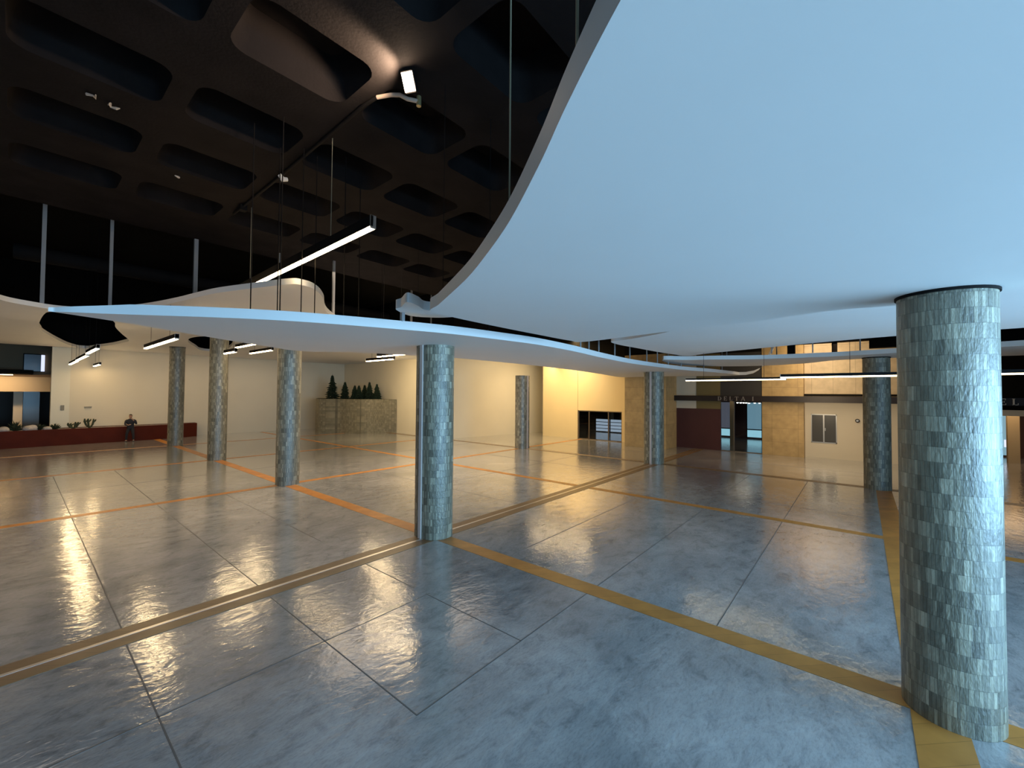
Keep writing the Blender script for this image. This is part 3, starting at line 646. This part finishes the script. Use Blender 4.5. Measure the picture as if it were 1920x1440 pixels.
# ------------------------------------------------------------------ stone planter and conifers
front = spline([(11.5, 30.4), (10.3, 28.2), (9.55, 26.4), (9.9, 25.5), (10.6, 24.8), (11.0, 23.9), (11.6, 23.0), (12.6, 22.6), (13.3, 22.4), (14.05, 21.9)], 6, False) + [(14.05, 21.9)]
M_PLST = panel_material('rough_stone_cladding', (.22, .19, .12), .055, .155, .003, .7, .22)
sp_ = tag(MB().prism(front + [(14.05, 30.5)], 0, 2.68).build('stone_planter', M_PLST, smooth=True), 'tall wavy-fronted stone planter in the corner holding the conifers', 'planter')
rim2 = [(x+.18, y+.18) for x, y in front[1:-3]] + [(13.9, 22.6), (13.9, 30.3)]
MB().prism(front + [(14.05, 30.5)], 2.68, 2.76, [rim2]).build('rim', M_PLST, sp_); MB().prism(rim2, 2.68, 2.71).build('soil', M_SOIL, sp_)
def conifer(x, y, h, r, label, seed):
    random.seed(seed); e = empty('conifer', (x, y, 2.7)); tag(e, label, 'conifer', 'conifers in the stone planter')
    MB().tube([(0, 0, 0), (0, 0, h*.95)], [.05, .01], 6).build('trunk', M_TRUNK, e)
    m = MB(); L = 13
    for i in range(L):
        z = h*(.04+.9*i/L); rr = r*(1-i/L)**.85*(.85+.3*random.random())+.05
        for k in range(16):
            a = 2*PI*(k+random.random()*.8)/16; l = rr*(.75+.4*random.random()); sd = Vector((-math.sin(a), math.cos(a), 0))*(.07+.10*rr)
            tip = Vector((math.cos(a)*l, math.sin(a)*l, z-.04+random.random()*.08)); b = Vector((0, 0, z+h*.075)); mid = (b+tip)*.5+Vector((0, 0, .02))
            m.add([b, mid+sd, tip, mid-sd, mid-Vector((0, 0, .12))], [(0, 1, 2), (0, 2, 3), (0, 4, 1), (0, 3, 4), (1, 4, 2), (2, 4, 3)])
    m.tube([(0, 0, h*.9), (0, 0, h)], [.03, .004], 5)
    m.build('foliage', M_GREEN, e)
for a in ((11.05, 26.9, 2.18, .60, 'tallest conifer, at the left end of the stone planter', 1), (11.5, 25.6, 1.55, .42, 'conifer just right of the tallest one', 2), (12.05, 25.0, 1.25, .36, 'short conifer left of the middle of the group', 3),
          (12.2, 24.6, 1.25, .38, 'short conifer right of the middle of the group', 4), (12.9, 24.9, 1.3, .40, 'bushy low conifer third from the right', 5), (12.75, 23.9, 1.55, .42, 'tall conifer second from the right', 6), (13.1, 23.35, 1.38, .38, 'rightmost conifer in the stone planter', 7)):
    conifer(*a)

# ------------------------------------------------------------------ left side: pale pillar, atrium behind
wall('wall_pillar', mat('off_white_pillar', (.80, .76, .62), .6), -4.92, -4.12, 30.585, 31.4, 0, 6.0)
wall('wall_atrium_back', M_GREYW, -20, -4, 42, 42.3, 0, 11)
wall('wall_atrium_side', M_DARKW, -4.3, -4.0, 31.4, 42, 0, 11)
struct(box('trim_60', mat('cream_lintel', (.50, .40, .26), .6), -20, -4.3, 35.6, 36.2, 3.2, 4.2))
struct(box('trim_61', mat('taupe_upper_wall', (.24, .16, .09), .8), -20, -4.3, 36.0, 36.2, 4.2, 6.4))
struct(box('trim_62', M_DARKW, -20, -5.6, 33.4, 36.0, 4.35, 4.6))
tag(box('atrium_column', M_PALE, -6.40, -5.98, 36.9, 37.3, 0, 3.4), 'pale square column in the dim atrium at the left edge', 'column')
tag(box('glass_panel', mat('blue_grey_glass', (.05, .055, .055), .3), -5.96, -5.20, 37.0, 37.06, 0, 3.3), 'blue-grey glass panel beside the pale atrium column', 'glass panel')
ww = struct(empty('window_6', (-5.45, 35.9, 5.15)))
box('pane', mat('violet_grey_glass', (.14, .14, .17), .2), -.55, .22, 0, .03, -.55, .6, ww); box('lit_pane', M_DAYW, .23, .40, -.02, .02, -.55, .6, ww)
MB().box(-.58, -.54, -.04, 0, -.6, .65).box(-.58, .42, -.04, 0, .6, .65).box(-.58, .42, -.04, 0, -.6, -.55).build('window_frame', M_DARKM, ww)
e = tag(empty('strip_lamp', (-7.0, 33.8, 4.25)), 'thin lit strip lamp under the dark atrium ledge at the left edge', 'strip lamp')
box('diffuser', M_EMS, -1.6, .55, -.03, .03, 0, .04, e); box('housing', M_DARKM, -1.62, .57, -.04, .04, .04, .1, e)
area('atrium_lamp', (-7.5, 34.2, 4.3), (0, .4, -1), 3, .3, 110, (1, .66, .34))
tag(MB().box(0, .32, 0, .04, 0, .07).box(-.02, .34, .01, .05, .07, .09).build('wall_vent', M_GREYP, loc=(-3.45, 30.55, 2.18)), 'small grey vent plate on the back wall above the cacti', 'vent')
tag(MB().box(0, .16, 0, .03, 0, .32).box(.03, .13, -.01, .0, .05, .27).build('switch_panel', M_GREYP, loc=(-4.5, 30.555, 2.05)), 'grey switch panel on the pale pillar', 'switch')
sc = tag(empty('wall_sconce', (21.28, -7.55, 2.05)), 'small round dark lamp on the pale wall beside the column', 'wall lamp')
MB().tube([(0, 0, 0), (-.05, 0, 0)], .09, 14).build('base', M_DARKM, sc, True); MB().tube([(-.05, 0, 0), (-.12, 0, 0)], .055, 12).build('head', M_SFRAME, sc, True)
# ducts over the shop canopy
dk = tag(MB().box(17.4, 17.9, -8.6, -4.2, 5.75, 6.1).box(17.5, 17.8, -5.3, -5.0, 4.9, 8.8).box(17.5, 17.7, -6.9, -6.7, 5.0, 8.8).box(17.4, 17.9, -14, -8.0, 5.4, 7.6).build('air_duct', M_DARKM), 'black air duct seen above the thin canopy by the pale wall', 'duct')
tag(MB().tube([(-6.5, 15.5, 8.3), (3, 14.8, 8.1), (9, 15.8, 8.2)], .28, 12).build('air_duct', M_DARKM, smooth=True), 'dark round duct in the void above the high canopy', 'duct')

# ------------------------------------------------------------------ person
def skin(name, pts, edges, mt, parent, root=0, sub=2):
    me = bpy.data.meshes.new(name); me.from_pydata([p[:3] for p in pts], edges, []); me.materials.append(mt)
    o = bpy.data.objects.new(name, me); COL.objects.link(o)
    if parent: o.parent = parent
    md = o.modifiers.new('skin', 'SKIN'); md.use_smooth_shade = True
    for i, p in enumerate(pts):
        r = p[3]; r = r if isinstance(r, tuple) else (r, r)
        me.skin_vertices[0].data[i].radius = r; me.skin_vertices[0].data[i].use_root = (i == root)
    s = o.modifiers.new('sub', 'SUBSURF'); s.levels = sub; s.render_levels = sub
    return o
# facing -y, leaning on the planter; x to the right as the camera sees it
body = [(0, .10, .93, (.11, .08)), (0, .06, 1.12, (.12, .09)), (0, .03, 1.33, (.15, .10)), (0, .02, 1.44, (.07, .06)), (0, -.01, 1.51, (.058, .062)), (0, -.035, 1.585, (.082, .098)), (0, -.03, 1.665, (.090, .112)),
        (-.17, .04, 1.38, .045), (-.24, .03, 1.14, .034), (-.10, -.13, 1.07, .032), (-.03, -.17, 1.10, .026),
        (.17, .04, 1.38, .045), (.27, -.02, 1.17, .034), (.15, -.15, 1.38, .032), (.10, -.16, 1.47, .028),
        (-.10, .08, .86, .06), (-.16, -.10, .50, .042), (-.18, -.08, .10, .04), (-.19, -.20, .05, .035),
        (.10, .08, .86, .06), (.15, -.12, .50, .042), (.17, -.12, .10, .04), (.19, -.24, .05, .035)]
be = [(0, 1), (1, 2), (2, 3), (3, 4), (4, 5), (5, 6), (2, 7), (7, 8), (8, 9), (9, 10), (2, 11), (11, 12), (12, 13), (13, 14), (0, 15), (15, 16), (16, 17), (17, 18), (0, 19), (19, 20), (20, 21), (21, 22)]
n_ = len(body); body += [(0, -.02, 1.735, (.072, .090)), (0, -.135, 1.60, (.014, .012)), (-.082, -.02, 1.62, (.012, .018)), (.082, -.02, 1.62, (.012, .018))]; be += [(6, n_), (5, n_+1), (6, n_+2), (6, n_+3)]
for hx, hy, hz, sg in ((-.03, -.17, 1.10, 1), (.10, -.16, 1.47, -1)):
    hi = 10 if hx < 0 else 14
    for k in range(4):
        n = len(body); dx = .012*(k-1.5); L = (.07, .08, .075, .06)[k]
        body += [(hx+sg*.03, hy-.01, hz+dx+.01, .010), (hx+sg*(.03+L*.6), hy+.005, hz+dx+.02, .008)]; be += [(hi, n), (n, n+1)]
    n = len(body); body += [(hx+sg*.01, hy-.03, hz+.045, .010)]; be += [(hi, n)]
pr = skin('person', body, be, M_SKIN, None)
pr.location = (-1.45, 28.90, 0); pr.rotation_euler = (0, 0, math.radians(-12))
tag(pr, 'person in dark clothes leaning against the red planter, one hand raised to the face', 'person')
def loft(m, rings, n=20):
    """stacked elliptical rings (x, y, z, rx, ry), closed at both ends"""
    b = len(m.v)
    for x, y, z, rx, ry in rings:
        for k in range(n): t = 2*PI*k/n; m.v.append((x+rx*math.cos(t), y+ry*math.sin(t), z))
    for i in range(len(rings)-1):
        for k in range(n): q = b+i*n; m.f.append((q+k, q+(k+1) % n, q+n+(k+1) % n, q+n+k))
    m.f.append(tuple(b+k for k in reversed(range(n)))); e = b+(len(rings)-1)*n; m.f.append(tuple(e+k for k in range(n)))
jk = MB()
loft(jk, [(0, .085, .86, .180, .125), (0, .08, .95, .178, .125), (0, .06, 1.08, .168, .120), (0, .045, 1.22, .190, .125), (0, .035, 1.34, .210, .125), (0, .03, 1.41, .190, .105), (0, .02, 1.455, .115, .080), (0, .01, 1.485, .070, .068)])
jk.tube([(-.10, .035, 1.375), (-.165, .036, 1.372), (-.212, .04, 1.335), (-.235, .04, 1.26), (-.25, .03, 1.13), (-.20, -.05, 1.08), (-.13, -.11, 1.065)], [.062, .072, .074, .066, .060, .052, .042], 14)
jk.tube([(.10, .035, 1.375), (.165, .036, 1.372), (.215, .03, 1.335), (.245, .01, 1.27), (.275, -.02, 1.16), (.235, -.08, 1.24), (.17, -.135, 1.35)], [.062, .072, .074, .066, .060, .052, .042], 14)
jk.tube([(-.06, .0, 1.475), (0, -.055, 1.465), (.06, .0, 1.475), (.04, .07, 1.49), (-.04, .07, 1.49), (-.06, .0, 1.475)], .016, 8)
jk.build('jacket', M_NAVY, pr, True)
tr = MB()
loft(tr, [(0, .09, .72, .06, .08), (0, .09, .78, .150, .112), (0, .09, .86, .172, .120), (0, .085, .95, .160, .112), (0, .08, .98, .150, .105)])
tr.tube([(-.085, .085, .86), (-.118, .005, .70), (-.16, -.10, .50), (-.172, -.09, .32), (-.18, -.075, .12)], [.095, .090, .072, .062, .056], 14)
tr.tube([(.085, .085, .86), (.115, .0, .70), (.15, -.12, .50), (.162, -.115, .32), (.17, -.11, .12)], [.095, .090, .072, .062, .056], 14)
tr.build('trousers', M_PANTS, pr, True)
for sx, yy in ((-.18, -.06), (.17, -.10)):
    skin('shoe', [(sx, yy+.04, .055, (.055, .055)), (sx*1.03, yy-.08, .050, (.062, .050)), (sx*1.08, yy-.21, .035, (.055, .036))], [(0, 1), (1, 2)], M_SHOE, pr)
hr = MB()
loft(hr, [(0, .015, 1.60, .074, .078), (0, .012, 1.65, .082, .092), (0, .005, 1.69, .084, .100), (0, -.008, 1.73, .078, .096), (0, -.012, 1.765, .058, .074), (0, -.012, 1.785, .02, .03)])
hr.build('hair', M_HAIR, pr, True)
box('eye', M_HAIR, -.042, -.020, -.128, -.100, 1.635, 1.645, pr); box('eye', M_HAIR, .020, .042, -.128, -.100, 1.635, 1.645, pr)
box('mouth', mat('lip', (.25, .09, .07), .5), -.022, .022, -.125, -.10, 1.567, 1.576, pr)
